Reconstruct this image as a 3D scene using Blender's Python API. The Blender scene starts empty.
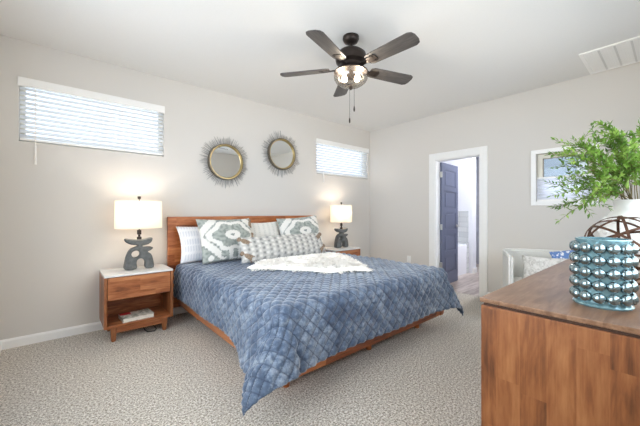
import bpy, bmesh, math, random
import numpy as np
from mathutils import Vector, Matrix, noise
PI = math.pi
SC = bpy.context.scene
COL = SC.collection

# ------------------------------------------------------------------ camera
cd = bpy.data.cameras.new('camera'); cam = bpy.data.objects.new('camera', cd); COL.objects.link(cam)
cam.location = (-4.531, -3.819, 1.198)
cam.rotation_euler = (PI / 2, 0, math.radians(49.4 - 90))
cd.sensor_width = 36; cd.lens = 305 / 640 * 36; cd.shift_y = -1 / 640; cd.clip_start = .02
SC.camera = cam

# ------------------------------------------------------------------ world, exposure
SKY = 3.1
w = bpy.data.worlds.new('sky'); SC.world = w; w.use_nodes = True
nt = w.node_tree; nt.nodes.clear()
wo = nt.nodes.new('ShaderNodeOutputWorld'); bg = nt.nodes.new('ShaderNodeBackground')
tc = nt.nodes.new('ShaderNodeTexCoord'); nz = nt.nodes.new('ShaderNodeTexNoise'); rp = nt.nodes.new('ShaderNodeValToRGB')
nz.inputs['Scale'].default_value = 3.0; nz.inputs['Detail'].default_value = 5
rp.color_ramp.elements[0].position = .42; rp.color_ramp.elements[0].color = (.68, .81, 1, 1)
rp.color_ramp.elements[1].position = .58; rp.color_ramp.elements[1].color = (1, .98, .945, 1)
nt.links.new(tc.outputs['Generated'], nz.inputs['Vector']); nt.links.new(nz.outputs['Fac'], rp.inputs['Fac'])
nt.links.new(rp.outputs['Color'], bg.inputs['Color']); bg.inputs['Strength'].default_value = SKY
nt.links.new(bg.outputs[0], wo.inputs[0])
SC.view_settings.view_transform = 'Standard'; SC.view_settings.look = 'None'
SC.view_settings.exposure = 1.2; SC.view_settings.gamma = 1; SC.view_settings.use_curve_mapping = False
SC.cycles.max_bounces = 14; SC.cycles.diffuse_bounces = 8; SC.cycles.glossy_bounces = 6
SC.cycles.transmission_bounces = 8; SC.cycles.transparent_max_bounces = 16
SC.cycles.sample_clamp_indirect = 6; SC.cycles.use_denoising = True
SC.cycles.caustics_reflective = False; SC.cycles.caustics_refractive = False

# daylight enters by the openings: portals only guide the sampling of the sky
def portal(loc, rot, sx, sy):
    l = bpy.data.lights.new('daylight_portal', 'AREA'); l.shape = 'RECTANGLE'; l.size = sx; l.size_y = sy
    l.cycles.is_portal = True
    o = bpy.data.objects.new('daylight_portal', l); COL.objects.link(o); o.location = loc; o.rotation_euler = rot
portal((-5.0, -2.2, 1.485), (0, -PI / 2, 0), 1.87, 2.6)      # unseen wide window added in the left wall for sidelight
portal((-2.4, -4.12, 1.575), (PI / 2, 0, 0), 3.0, 1.15)       # unseen window added behind the dresser for light
portal((-4.2, .13, 2.115), (-PI / 2, 0, 0), 1.16, .56)
portal((-.69, .13, 2.11), (-PI / 2, 0, 0), 1.24, .56)
portal((.12, -2.953, 1.62), (0, PI / 2, 0), .6, .54)

# ------------------------------------------------------------------ helpers
def tag(o, label=None, cat=None, group=None, kind=None):
    if label: o['label'] = label
    if cat: o['category'] = cat
    if group: o['group'] = group
    if kind: o['kind'] = kind
    return o
def thing(name, label, cat, loc=(0, 0, 0), rz=0, group=None):
    o = bpy.data.objects.new(name, None); COL.objects.link(o); o.empty_display_size = .1
    o.location = loc; o.rotation_euler = (0, 0, rz)
    return tag(o, label, cat, group)
def obj(name, bm, mat, parent=None, smooth=None, loc=None, rot=None):
    me = bpy.data.meshes.new(name)
    if isinstance(bm, bmesh.types.BMesh):
        bmesh.ops.recalc_face_normals(bm, faces=bm.faces); bm.to_mesh(me); bm.free()
    else:
        me = bm; me.name = name
    if mat: me.materials.append(mat)
    if smooth is not None:
        for p in me.polygons: p.use_smooth = True
        if smooth < 180: me.set_sharp_from_angle(angle=math.radians(smooth))
    o = bpy.data.objects.new(name, me); COL.objects.link(o)
    if parent: o.parent = parent
    if loc: o.location = loc
    if rot: o.rotation_euler = rot
    return o
def struct(name, bm, mat, parent=None, **k):
    o = obj(name, bm, mat, parent, **k)
    if not parent: o['kind'] = 'structure'
    return o
def B(): return bmesh.new()
def box(bm, x0, y0, z0, x1, y1, z1, bev=0, seg=2, mat=None):
    vs = [bm.verts.new((x, y, z)) for x in (x0, x1) for y in (y0, y1) for z in (z0, z1)]
    q = [(0, 1, 3, 2), (4, 6, 7, 5), (0, 4, 5, 1), (2, 3, 7, 6), (0, 2, 6, 4), (1, 5, 7, 3)]
    fs = [bm.faces.new([vs[i] for i in f]) for f in q]
    if bev:
        es = list({e for f in fs for e in f.edges})
        r = bmesh.ops.bevel(bm, geom=es, offset=bev, segments=seg, affect='EDGES', profile=.5)
        vs = list({v for f in r['faces'] for v in f.verts} | {v for v in vs if v.is_valid})
    if mat is not None: bmesh.ops.transform(bm, matrix=mat, verts=[v for v in vs if v.is_valid])
    return bm
def ring(bm, c, ax, r, n, up=None):
    ax = Vector(ax).normalized(); u = Vector(up) if up else (Vector((0, 0, 1)) if abs(ax.z) < .9 else Vector((1, 0, 0)))
    u = (u - ax * u.dot(ax)).normalized(); v = ax.cross(u)
    return [bm.verts.new(Vector(c) + (u * math.cos(2 * PI * i / n) + v * math.sin(2 * PI * i / n)) * r) for i in range(n)]
def tube(bm, pts, r, n=8, closed=False, cap=True):
    pts = [Vector(p) for p in pts]; m = len(pts); rs = r if isinstance(r, (list, tuple)) else [r] * m
    rings = []; up = None
    for i, p in enumerate(pts):
        a = pts[(i + 1) % m] if (closed or i < m - 1) else pts[i]; b = pts[i - 1] if (closed or i > 0) else pts[i]
        t = (a - b).normalized()
        if up is None: up = Vector((0, 0, 1)) if abs(t.z) < .9 else Vector((1, 0, 0))
        up = (up - t * up.dot(t)).normalized()
        rings.append(ring(bm, p, t, rs[i], n, up))
    for i in range(m if closed else m - 1):
        A, C = rings[i], rings[(i + 1) % m]
        for j in range(n): bm.faces.new((A[j], A[(j + 1) % n], C[(j + 1) % n], C[j]))
    if cap and not closed: bm.faces.new(rings[0][::-1]); bm.faces.new(rings[-1])
    return bm
def lathe(bm, prof, n=32, c=(0, 0, 0), closed=False, mat=None):
    rings = []; new = []
    for r, z in prof:
        if r < 1e-5: rr = [bm.verts.new((c[0], c[1], c[2] + z))]
        else: rr = [bm.verts.new((c[0] + r * math.cos(2 * PI * i / n), c[1] + r * math.sin(2 * PI * i / n), c[2] + z)) for i in range(n)]
        rings.append(rr); new += rr
    for k in range(len(rings) if closed else len(rings) - 1):
        A, C = rings[k], rings[(k + 1) % len(rings)]
        for i in range(n):
            j = (i + 1) % n
            if len(A) == 1 and len(C) == 1: continue
            if len(A) == 1: bm.faces.new((A[0], C[i], C[j]))
            elif len(C) == 1: bm.faces.new((A[i], A[j], C[0]))
            else: bm.faces.new((A[i], A[j], C[j], C[i]))
    if mat is not None: bmesh.ops.transform(bm, matrix=mat, verts=new)
    return bm
def prism(bm, poly, z0, z1, mat=None):
    a = [bm.verts.new((x, y, z0)) for x, y in poly]; b = [bm.verts.new((x, y, z1)) for x, y in poly]; n = len(poly)
    bm.faces.new(a[::-1]); bm.faces.new(b)
    for i in range(n): bm.faces.new((a[i], a[(i + 1) % n], b[(i + 1) % n], b[i]))
    if mat is not None: bmesh.ops.transform(bm, matrix=mat, verts=a + b)
    return bm
def copy_tree(o, parent=None):
    c = o.copy(); COL.objects.link(c)
    if parent: c.parent = parent
    for ch in list(o.children): copy_tree(ch, c)
    return c
def flat_curve(outer, holes, depth, bevel, res=1):
    cu = bpy.data.curves.new('profile', 'CURVE'); cu.dimensions = '2D'; cu.fill_mode = 'BOTH'
    cu.extrude = depth / 2 - bevel; cu.bevel_depth = bevel; cu.bevel_resolution = 2; cu.offset = -bevel
    for pl in [outer] + holes:
        s = cu.splines.new('POLY'); s.points.add(len(pl) - 1); s.use_cyclic_u = True
        for p, q in zip(s.points, pl): p.co = (q[0], q[1], 0, 1)
    o = bpy.data.objects.new('profile', cu); COL.objects.link(o)
    dg = bpy.context.evaluated_depsgraph_get(); me = bpy.data.meshes.new_from_object(o.evaluated_get(dg))
    bpy.data.objects.remove(o); bpy.data.curves.remove(cu)
    me.transform(Matrix.Rotation(PI / 2, 4, 'X'))
    return me
def smooth_loop(pts, n=6):
    out = []; m = len(pts)
    for i in range(m):
        p0, p1, p2, p3 = (np.array(pts[(i + k) % m], float) for k in (-1, 0, 1, 2))
        for t in np.arange(n) / n:
            out.append(tuple(.5 * (2 * p1 + (p2 - p0) * t + (2 * p0 - 5 * p1 + 4 * p2 - p3) * t * t + (3 * p1 - p0 - 3 * p2 + p3) * t ** 3)))
    return out

# ------------------------------------------------------------------ materials
def S(c): # sRGB 0..255 to linear
    return tuple(((v / 255) / 12.92 if v / 255 <= .04045 else ((v / 255 + .055) / 1.055) ** 2.4) for v in c) + (1,)
class N:
    def __init__(s, name):
        s.m = bpy.data.materials.new(name); s.m.use_nodes = True; s.t = s.m.node_tree
        s.p = s.t.nodes['Principled BSDF']; s.out = s.t.nodes['Material Output']
    def n(s, typ, **k):
        x = s.t.nodes.new('ShaderNode' + typ)
        for a, v in k.items(): setattr(x, a, v)
        return x
    def l(s, a, b): s.t.links.new(a, b)
    def math(s, op, a, b=None, c=None):
        x = s.n('Math', operation=op)
        for i, v in enumerate((a, b, c)):
            if v is None: continue
            if isinstance(v, (int, float)): x.inputs[i].default_value = v
            else: s.l(v, x.inputs[i])
        return x.outputs[0]
    def comb(s, x, y, z):
        c = s.n('CombineXYZ')
        for i, v in enumerate((x, y, z)):
            if isinstance(v, (int, float)): c.inputs[i].default_value = v
            else: s.l(v, c.inputs[i])
        return c.outputs[0]
    def noise(s, vec, scale, detail=3, rough=.5, dist=0):
        x = s.n('TexNoise'); x.inputs['Scale'].default_value = scale; x.inputs['Detail'].default_value = detail
        x.inputs['Roughness'].default_value = rough; x.inputs['Distortion'].default_value = dist
        if vec is not None: s.l(vec, x.inputs['Vector'])
        return x.outputs['Fac']
    def ramp(s, fac, stops):
        r = s.n('ValToRGB'); e = r.color_ramp.elements
        while len(e) < len(stops): e.new(.5)
        for k, (p, c) in zip(e, stops): k.position = p; k.color = c
        s.l(fac, r.inputs[0]); return r.outputs[0]
    def mix(s, f, a, b, mode='MIX'):
        x = s.n('MixRGB', blend_type=mode)
        for i, v in enumerate((f, a, b)):
            if isinstance(v, (int, float, tuple)): x.inputs[i].default_value = v
            else: s.l(v, x.inputs[i])
        return x.outputs[0]
    def bump(s, h, strength, dist=.01):
        b = s.n('Bump'); b.inputs['Strength'].default_value = strength; b.inputs['Distance'].default_value = dist
        s.l(h, b.inputs['Height']); s.l(b.outputs[0], s.p.inputs['Normal'])
    def obc(s): return s.n('TexCoord').outputs['Object']
    def set(s, **k):
        nm = dict(rough='Roughness', metal='Metallic', spec='Specular IOR Level', sheen='Sheen Weight', sheenr='Sheen Roughness',
                  coat='Coat Weight', trans='Transmission Weight', ior='IOR', estr='Emission Strength', sub='Subsurface Weight')
        for a, v in k.items(): s.p.inputs[nm[a]].default_value = v
        return s
    def col(s, c):
        if isinstance(c, tuple): s.p.inputs['Base Color'].default_value = c
        else: s.l(c, s.p.inputs['Base Color'])
        return s
def plain(name, rgb, rough=.5, metal=0, var=.06, scale=30, bump=0, **k):
    m = N(name); c = S(rgb); co = m.obc()
    f = m.noise(co, scale, 4)
    d = tuple(v * (1 - var) for v in c[:3]) + (1,); l_ = tuple(min(1, v * (1 + var)) for v in c[:3]) + (1,)
    m.col(m.ramp(f, [(.3, d), (.7, l_)])); m.set(rough=rough, metal=metal, **k)
    if bump: m.bump(f, bump)
    return m.m
def wood(name, dark, mid, light, grain='X', across='Z', width=.09, length=.6, rough=.38, var=.35, seed=0):
    m = N(name); sep = m.n('SeparateXYZ'); m.l(m.obc(), sep.inputs[0])
    ax = {'X': sep.outputs[0], 'Y': sep.outputs[1], 'Z': sep.outputs[2]}
    g = ax[grain]; a = ax[across]; o = ax[[k for k in 'XYZ' if k not in (grain, across)][0]]
    idx = m.math('FLOOR', m.math('DIVIDE', m.math('ADD', a, 10 + seed * .013), width))
    w1 = m.n('TexWhiteNoise', noise_dimensions='1D'); m.l(idx, w1.inputs['W'])
    idx2 = m.math('FLOOR', m.math('DIVIDE', m.math('ADD', g, m.math('MULTIPLY', w1.outputs['Value'], 7.0)), length))
    w2 = m.n('TexWhiteNoise', noise_dimensions='2D'); m.l(m.comb(idx, idx2, 0), w2.inputs['Vector'])
    rnd = w2.outputs['Value']; off = m.math('MULTIPLY', rnd, 20.0)
    v = m.comb(m.math('ADD', m.math('MULTIPLY', g, 1.3), off), m.math('MULTIPLY', a, 7.0), m.math('ADD', m.math('MULTIPLY', o, 7.0), off))
    f1 = m.noise(v, 1.7, 5, .55, 1.6)
    v2 = m.comb(m.math('ADD', m.math('MULTIPLY', g, 5.0), off), m.math('MULTIPLY', a, 150.0), m.math('MULTIPLY', o, 150.0))
    f2 = m.noise(v2, 1.0, 2)
    vm = m.comb(m.math('MULTIPLY', g, 9.0), m.math('MULTIPLY', a, 60.0), m.math('MULTIPLY', o, 60.0))
    f3 = m.noise(vm, 1.0, 3, .6)
    h = m.math('ADD', m.math('ADD', m.math('MULTIPLY', f1, .72), m.math('MULTIPLY', f2, .25)), m.math('MULTIPLY', f3, .42))
    h = m.math('ADD', h, m.math('MULTIPLY', m.math('SUBTRACT', rnd, .5), var))
    m.col(m.ramp(h, [(.42, S(dark)), (.66, S(mid)), (.95, S(light))]))
    m.set(rough=rough, spec=.45); m.bump(h, .08, .002)
    return m.m
def attr_mat(name, rough=.9, sheen=.2, weave=350, bump=.25):
    m = N(name); a = m.n('VertexColor', layer_name='pattern')
    f = m.noise(m.obc(), weave, 2)
    m.col(m.mix(.25, a.outputs['Color'], m.ramp(f, [(.3, (.55, .55, .55, 1)), (.7, (1, 1, 1, 1))]), 'MULTIPLY'))
    m.set(rough=rough, sheen=sheen, spec=.2); m.bump(f, bump, .003); return m.m

M = {}
M['wall'] = plain('painted_greige_wall', (216, 212, 206), .85, var=.015, scale=220, bump=.05)
M['ceil'] = plain('white_ceiling', (229, 228, 225), .9, var=.015, scale=160, bump=.06)
M['trim'] = plain('white_trim', (242, 242, 240), .35, var=.01)
M['vinyl'] = plain('cream_vinyl', (226, 222, 208), .4, var=.01)
M['white'] = plain('white_plastic', (247, 246, 243), .4, var=.01)
M['divider'] = plain('shaded_divider', (216, 215, 212), .5, var=.01)  # greyer than the frame: shadow lines put into the colour
M['bronze'] = plain('dark_bronze', (58, 50, 46), .42, metal=.7, var=.1)
M['blade'] = wood('espresso_blade_wood', (54, 51, 49), (78, 74, 71), (104, 99, 95), 'X', 'Y', 5, 9, .45, .05)
M['chrome'] = plain('brushed_nickel', (190, 188, 184), .3, metal=1, var=.04)
M['gold'] = plain('antique_gold', (196, 176, 128), .28, metal=1, var=.08)
M['dark_metal'] = plain('dark_metal', (120, 112, 98), .4, metal=.7, var=.15)
M['ray'] = plain('smoked_ray_metal', (150, 150, 148), .45, metal=.55, var=.2)
M['mirror'] = plain('mirror_glass', (238, 240, 240), .02, metal=1, var=.0)
M['wood_bed'] = wood('acacia_bed_wood', (92, 45, 20), (158, 88, 46), (200, 128, 76), 'X', 'Z', .085, .75, .36, .32)
M['wood_rail'] = wood('acacia_rail_wood', (96, 50, 24), (160, 92, 50), (196, 126, 76), 'Y', 'Z', .3, 1.2, .36, .2)
M['wood_ns'] = wood('nightstand_wood', (92, 50, 26), (156, 92, 54), (196, 132, 86), 'X', 'Z', .11, .7, .38, .3)
M['wood_ns_v'] = wood('nightstand_side_wood', (80, 44, 24), (136, 82, 48), (178, 118, 76), 'Z', 'Y', .1, .7, .38, .3)
M['wood_end'] = wood('dresser_end_wood', (90, 50, 25), (138, 84, 46), (170, 114, 70), 'Z', 'Y', .082, .46, .4, .2, 3)
M['wood_top'] = wood('dresser_top_wood', (82, 54, 37), (120, 86, 62), (152, 118, 92), 'X', 'Y', .09, .7, .28, .14)
M['marble'] = plain('white_stone_top', (226, 226, 224), .25, var=.05, scale=9)
M['gap_shade'] = plain('painted_gap_shade', (70, 45, 30), .7)
M['lampbase'] = plain('charcoal_ceramic', (94, 97, 97), .5, var=.3, scale=25, bump=.15)
M['black'] = plain('black_rubber', (22, 22, 22), .5)

def carpet():
    m = N('speckled_carpet'); co = m.obc()
    f1 = m.noise(co, 78, 3, .8); f2 = m.noise(co, 300, 1, .6); f3 = m.noise(co, 2.2, 3)
    h = m.math('ADD', m.math('MULTIPLY', f1, .6), m.math('MULTIPLY', f2, .4))
    c = m.ramp(h, [(.41, S((82, 74, 64))), (.47, S((156, 148, 136))), (.52, S((206, 199, 188))), (.57, S((248, 244, 236)))])
    c2 = m.mix(m.math('MULTIPLY', f3, .25), c, S((170, 160, 146)))
    m.col(c2); m.set(rough=1, spec=.05, sheen=.3); m.bump(h, .35, .006); return m.m
M['carpet'] = carpet()
def planks():
    m = N('greige_plank_vinyl'); sep = m.n('SeparateXYZ'); m.l(m.obc(), sep.inputs[0])
    x, y = sep.outputs[0], sep.outputs[1]
    idx = m.math('FLOOR', m.math('DIVIDE', y, .16)); wn = m.n('TexWhiteNoise', noise_dimensions='1D'); m.l(idx, wn.inputs['W'])
    v = m.comb(m.math('ADD', m.math('MULTIPLY', x, 1.5), m.math('MULTIPLY', wn.outputs['Value'], 9)), m.math('MULTIPLY', y, 14), 0)
    f = m.math('ADD', m.math('MULTIPLY', m.noise(v, 2, 4, .6, .6), .8), m.math('MULTIPLY', wn.outputs['Value'], .3))
    m.col(m.ramp(f, [(.3, S((112, 98, 90))), (.55, S((164, 150, 142))), (.8, S((206, 196, 190)))])); m.set(rough=.3); return m.m
M['planks'] = planks()
def tile():
    m = N('pale_wall_tile'); b = m.n('TexBrick'); co = m.obc(); mp = m.n('Mapping'); mp.inputs['Rotation'].default_value = (PI / 2, 0, 0)
    sep = m.n('SeparateXYZ'); m.l(co, sep.inputs[0])
    m.l(m.comb(m.math('ADD', sep.outputs[0], sep.outputs[1]), sep.outputs[2], 0), b.inputs['Vector'])
    b.inputs['Color1'].default_value = S((222, 224, 224)); b.inputs['Color2'].default_value = S((206, 210, 212)); b.inputs['Mortar'].default_value = S((186, 190, 192))
    b.inputs['Scale'].default_value = 1; b.inputs['Brick Width'].default_value = .3; b.inputs['Row Height'].default_value = .1; b.inputs['Mortar Size'].default_value = .004
    m.col(b.outputs['Color']); m.set(rough=.25); return m.m
M['tile'] = tile()
def glass(name, tint, gl=.06):
    m = N(name); t = m.n('BsdfTransparent'); t.inputs[0].default_value = tint; g = m.n('BsdfGlossy'); g.inputs['Roughness'].default_value = .02
    lw = m.n('LayerWeight'); lw.inputs[0].default_value = .25
    mx = m.n('MixShader'); m.l(m.math('ADD', m.math('MULTIPLY', lw.outputs['Fresnel'], .5), gl * .3), mx.inputs[0])
    m.l(t.outputs[0], mx.inputs[1]); m.l(g.outputs[0], mx.inputs[2]); m.l(mx.outputs[0], m.out.inputs[0]); m.t.nodes.remove(m.p); return m.m
M['glass'] = glass('clear_window_glass', (.97, .98, .98, 1))
M['glass_dim'] = glass('dimming_window_glass', (.60, .62, .64, 1))  # tint added to dim the bright sky behind the blinds
M['glass_clear3'] = glass('half_dimming_glass', (.8, .82, .84, 1))  # weaker sky-dimming tint, so the shade in front stays bright
M['glass_tint'] = glass('strong_dimming_glass', (.3, .33, .35, 1))  # strong tint added to dim the sky until its blue shows
M['bowl'] = glass('seeded_bowl_glass', (.96, .94, .9, 1), .35)
def translucent(name, rgb, f=.5, rough=.8):
    m = N(name); d = m.n('BsdfDiffuse'); t = m.n('BsdfTranslucent'); c = S(rgb); mx = m.n('MixShader'); mx.inputs[0].default_value = f
    fz = m.noise(m.obc(), 140, 2); cc = m.ramp(fz, [(.3, tuple(v * .97 for v in c[:3]) + (1,)), (.7, c)])
    m.l(cc, d.inputs[0]); m.l(cc, t.inputs[0]); m.l(d.outputs[0], mx.inputs[1]); m.l(t.outputs[0], mx.inputs[2]); m.l(mx.outputs[0], m.out.inputs[0])
    m.t.nodes.remove(m.p); return m.m
M['shade'] = translucent('linen_lamp_shade', (244, 238, 228), .45)
M['slat'] = translucent('white_blind_slats', (244, 245, 246), .45)
M['cell'] = translucent('white_cellular_shade', (242, 244, 250), .45)
def emit(name, rgb, s):
    m = N(name); m.col(S(rgb)); m.p.inputs['Emission Color'].default_value = S(rgb); m.set(estr=s); return m.m
M['bulb'] = emit('lit_bulb', (255, 236, 212), 6)
M['bulb_fan'] = emit('lit_fan_bulb', (255, 232, 205), 9)
M['flush'] = emit('fill_light_diffuser', (245, 246, 255), 2)
def velvet():
    m = N('crushed_blue_velvet'); co = m.obc()
    f = m.noise(co, 5, 4, .6, .8); f2 = m.noise(co, 42, 4, .7)
    h = m.math('ADD', m.math('MULTIPLY', f, .55), m.math('MULTIPLY', f2, .45))
    c = m.ramp(h, [(.36, S((46, 60, 82))), (.5, S((80, 97, 120))), (.64, S((142, 154, 168)))])
    at = m.n('VertexColor', layer_name='crease_shade')     # crease shade painted navy along the quilting lines
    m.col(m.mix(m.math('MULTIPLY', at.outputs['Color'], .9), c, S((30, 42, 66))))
    m.set(rough=.5, sheen=.8, sheenr=.45, spec=.3); m.p.inputs['Sheen Tint'].default_value = S((228, 233, 242)); m.bump(f2, .25, .006); return m.m
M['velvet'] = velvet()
M['fur'] = plain('white_faux_fur', (253, 251, 247), .95, var=.01, sheen=.3)
M['pattern'] = attr_mat('printed_cotton')
M['knit'] = attr_mat('knitted_grey', weave=220, bump=.5)
M['tassel'] = plain('brown_tassel_yarn', (150, 130, 110), .9, var=.3, scale=120)
M['chair'] = plain('pale_grey_upholstery', (222, 222, 217), .95, var=.12, scale=260, bump=.2)
M['cushion'] = plain('white_upholstery', (238, 237, 234), .95, var=.03, scale=180)
def ruched():
    m = N('white_ruched_cotton'); co = m.obc(); f = m.noise(co, 22, 4, .6, 1.5)
    m.col(m.ramp(f, [(.35, S((206, 204, 200))), (.55, S((244, 243, 240)))])); m.set(rough=.95); m.bump(f, 1, .03); return m.m
M['ruched'] = ruched()
def blueprint():
    m = N('blue_print_cotton'); v = m.n('TexVoronoi'); v.inputs['Scale'].default_value = 38; m.l(m.obc(), v.inputs['Vector'])
    m.col(m.ramp(v.outputs['Distance'], [(.3, S((232, 236, 244))), (.42, S((104, 136, 192)))])); m.set(rough=.9); return m.m
M['blueprint'] = blueprint()
M['mercury'] = plain('teal_mercury_glass', (136, 156, 161), .1, metal=.9, var=.2, scale=60, coat=.6)
M['tealglass'] = plain('teal_glass_body', (124, 162, 170), .2, metal=.45, var=.15, scale=40, coat=.6)
M['porcelain'] = plain('white_porcelain', (240, 239, 236), .22, var=.02)
M['band'] = plain('rusted_metal_band', (92, 66, 52), .5, metal=.7, var=.45, scale=22)
M['stem'] = plain('brown_green_stem', (96, 84, 48), .7, var=.2)
def leafm():
    m = N('green_leaf'); f = m.noise(m.obc(), 14, 3); c = m.ramp(f, [(.3, S((76, 112, 42))), (.5, S((116, 154, 62))), (.7, S((166, 194, 100)))])
    m.col(c); m.set(rough=.5, spec=.4)
    t = m.n('BsdfTranslucent'); m.l(c, t.inputs[0]); mx = m.n('MixShader'); mx.inputs[0].default_value = .3
    m.l(m.p.outputs[0], mx.inputs[1]); m.l(t.outputs[0], mx.inputs[2]); m.l(mx.outputs[0], m.out.inputs[0]); return m.m
M['leaf'] = leafm()
M['door'] = plain('slate_blue_door', (94, 100, 122), .42, var=.03)
M['tub'] = plain('white_acrylic', (240, 241, 246), .15, var=.01)
M['bath_wall'] = plain('bathroom_white_wall', (236, 238, 244), .8, var=.01)
M['grey_tile'] = plain('grey_shower_tile', (168, 170, 180), .3, var=.12, scale=6)
M['page'] = plain('book_pages', (232, 228, 218), .8, var=.03)
def cover():
    m = N('printed_book_cover'); f = m.noise(m.obc(), 26, 3, .6, 1); m.col(m.ramp(f, [(.4, S((150, 152, 138))), (.5, S((206, 204, 192))), (.62, S((228, 224, 214)))])); m.set(rough=.35); return m.m
M['cover'] = cover(); M['red'] = plain('red_cover_band', (206, 40, 52), .4, var=.1)

# ------------------------------------------------------------------ the room shell
XL, YF, H = -4.92, -4.0, 2.74
def wall(name, axis, a0, a1, b0, b1, t0, t1, holes, mat):
    # a runs along the wall, b is height, t the thickness
    As = sorted({a0, a1, *[h[0] for h in holes], *[h[1] for h in holes]}); Bs = sorted({b0, b1, *[h[2] for h in holes], *[h[3] for h in holes]})
    bm = B()
    for i in range(len(As) - 1):
        for j in range(len(Bs) - 1):
            ca, cb = (As[i] + As[i + 1]) / 2, (Bs[j] + Bs[j + 1]) / 2
            if any(h[0] < ca < h[1] and h[2] < cb < h[3] for h in holes): continue
            if axis == 'x': box(bm, As[i], t0, Bs[j], As[i + 1], t1, Bs[j + 1])
            else: box(bm, t0, As[i], Bs[j], t1, As[i + 1], Bs[j + 1])
    bmesh.ops.remove_doubles(bm, verts=bm.verts, dist=1e-4)
    return struct(name, bm, mat)
W1 = (-4.8, -3.615, 1.832, 2.402); W2 = (-1.33, -.055, 1.822, 2.395)
W3 = (-3.225, -2.683, 1.33, 1.918); DR = (-2.02, -1.335, 0, 2.02)
struct('floor', box(B(), XL - .15, YF - .15, -.1, 0, .15, 0), M['carpet'])
struct('ceiling', box(B(), XL - .15, YF - .15, H, .12, .15, H + .1), M['ceil'])
wall('wall_back', 'x', XL - .15, .12, 0, H, 0, .14, [W1, W2], M['wall'])
wall('wall_right', 'y', YF - .15, 0, 0, H, 0, .12, [W3, DR], M['wall'])
PD = (-3.5, -.9, .55, 2.42)
wall('wall_left', 'y', YF - .15, .0, 0, H, XL - .12, XL, [PD], M['wall'])
WF = (-3.9, -.9, 1.0, 2.15)
wall('wall_front', 'x', XL, 0, 0, H, YF - .14, YF, [WF], M['wall'])

def baseboard(name, axis, a0, a1, t, s):
    bm = B(); p = [(0, 0), (.014, 0), (.014, .066), (.008, .082), (0, .084)]
    if axis == 'x':
        prism(bm, p, a0, a1, Matrix(((0, 0, 1, 0), (s, 0, 0, t), (0, 1, 0, 0), (0, 0, 0, 1))))
    else:
        prism(bm, p, a0, a1, Matrix(((s, 0, 0, t), (0, 0, 1, 0), (0, 1, 0, 0), (0, 0, 0, 1))))
    return struct(name, bm, M['trim'])
baseboard('baseboard_back', 'x', XL, 0, 0, -1)
baseboard('baseboard_right', 'y', -1.245, -.016, 0, -1)
baseboard('baseboard_right', 'y', YF, -2.115, 0, -1)
baseboard('baseboard_left', 'y', YF, -.016, XL, 1)

# windows: frame, glass
def window(name, axis, a0, a1, z0, z1, t, fw=.04, th=.05, mull=(), gmat='glass', mat='vinyl'):
    bm = B()
    def bx(p, q, r, s):
        if axis == 'x': box(bm, p, t, r, q, t + th, s, .004)
        else: box(bm, t, p, r, t + th, q, s, .004)
    bx(a0, a0 + fw, z0, z1); bx(a1 - fw, a1, z0, z1); bx(a0 + fw, a1 - fw, z0, z0 + fw); bx(a0 + fw, a1 - fw, z1 - fw, z1)
    for k in mull: bx(k - fw / 2, k + fw / 2, z0 + fw, z1 - fw)
    f = struct(name, bm, M[mat])
    g = B(); m = t + th / 2
    if axis == 'x': box(g, a0 + fw, m - .002, z0 + fw, a1 - fw, m + .002, z1 - fw)
    else: box(g, m - .002, a0 + fw, z0 + fw, m + .002, a1 - fw, z1 - fw)
    obj('glass', g, M[gmat], f) if gmat else g.free(); return f
window('window_1', 'x', W1[0], W1[1], W1[2], W1[3], .085, gmat='glass_dim')
window('window_2', 'x', W2[0], W2[1], W2[2], W2[3], .085, gmat='glass_dim')
w3 = window('window_3', 'y', W3[0], W3[1], W3[2], W3[3], .06, fw=.055, gmat=None)
for z0, z1, gm in ((W3[2] + .05, 1.60, 'glass_clear3'), (1.615, W3[3] - .05, 'glass_tint')): obj('glass', box(B(), .08, W3[0] + .05, z0, .084, W3[1] - .05, z1), M[gm], w3)  # panes split so the lower one lets more light onto the shade
obj('meeting_rail', box(B(), .07, W3[0] + .05, 1.59, .1, W3[1] - .05, 1.62), M['vinyl'], w3)
gk = B()
for (y0, y1, z0, z1) in ((W3[0] + .055, W3[0] + .064, 1.385, 1.863), (W3[1] - .064, W3[1] - .055, 1.385, 1.863), (W3[0] + .055, W3[1] - .055, 1.855, 1.863)):
    box(gk, .058, y0, z0, .066, y1, z1)
obj('gasket', gk, M['dark_metal'], w3)
# flat white casing around window 3
bm = B()
for (y0, y1, z0, z1) in ((-3.28, W3[0], 1.278, 1.968), (W3[1], -2.63, 1.278, 1.968), (W3[0], W3[1], W3[3], 1.968), (W3[0], W3[1], 1.278, W3[2])):
    box(bm, -.018, y0, z0, 0, y1, z1, .003)
struct('trim_2', bm, M['trim'])
window('added_window_front', 'x', WF[0], WF[1], WF[2], WF[3], YF - .1, mull=(-2.4,))  # unseen window, added and widened to light the room from behind
window('added_window_left', 'y', PD[0], PD[1], PD[2], PD[3], XL - .09, fw=.06, mull=(-2.2,))  # unseen window added to light the room from the left

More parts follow.
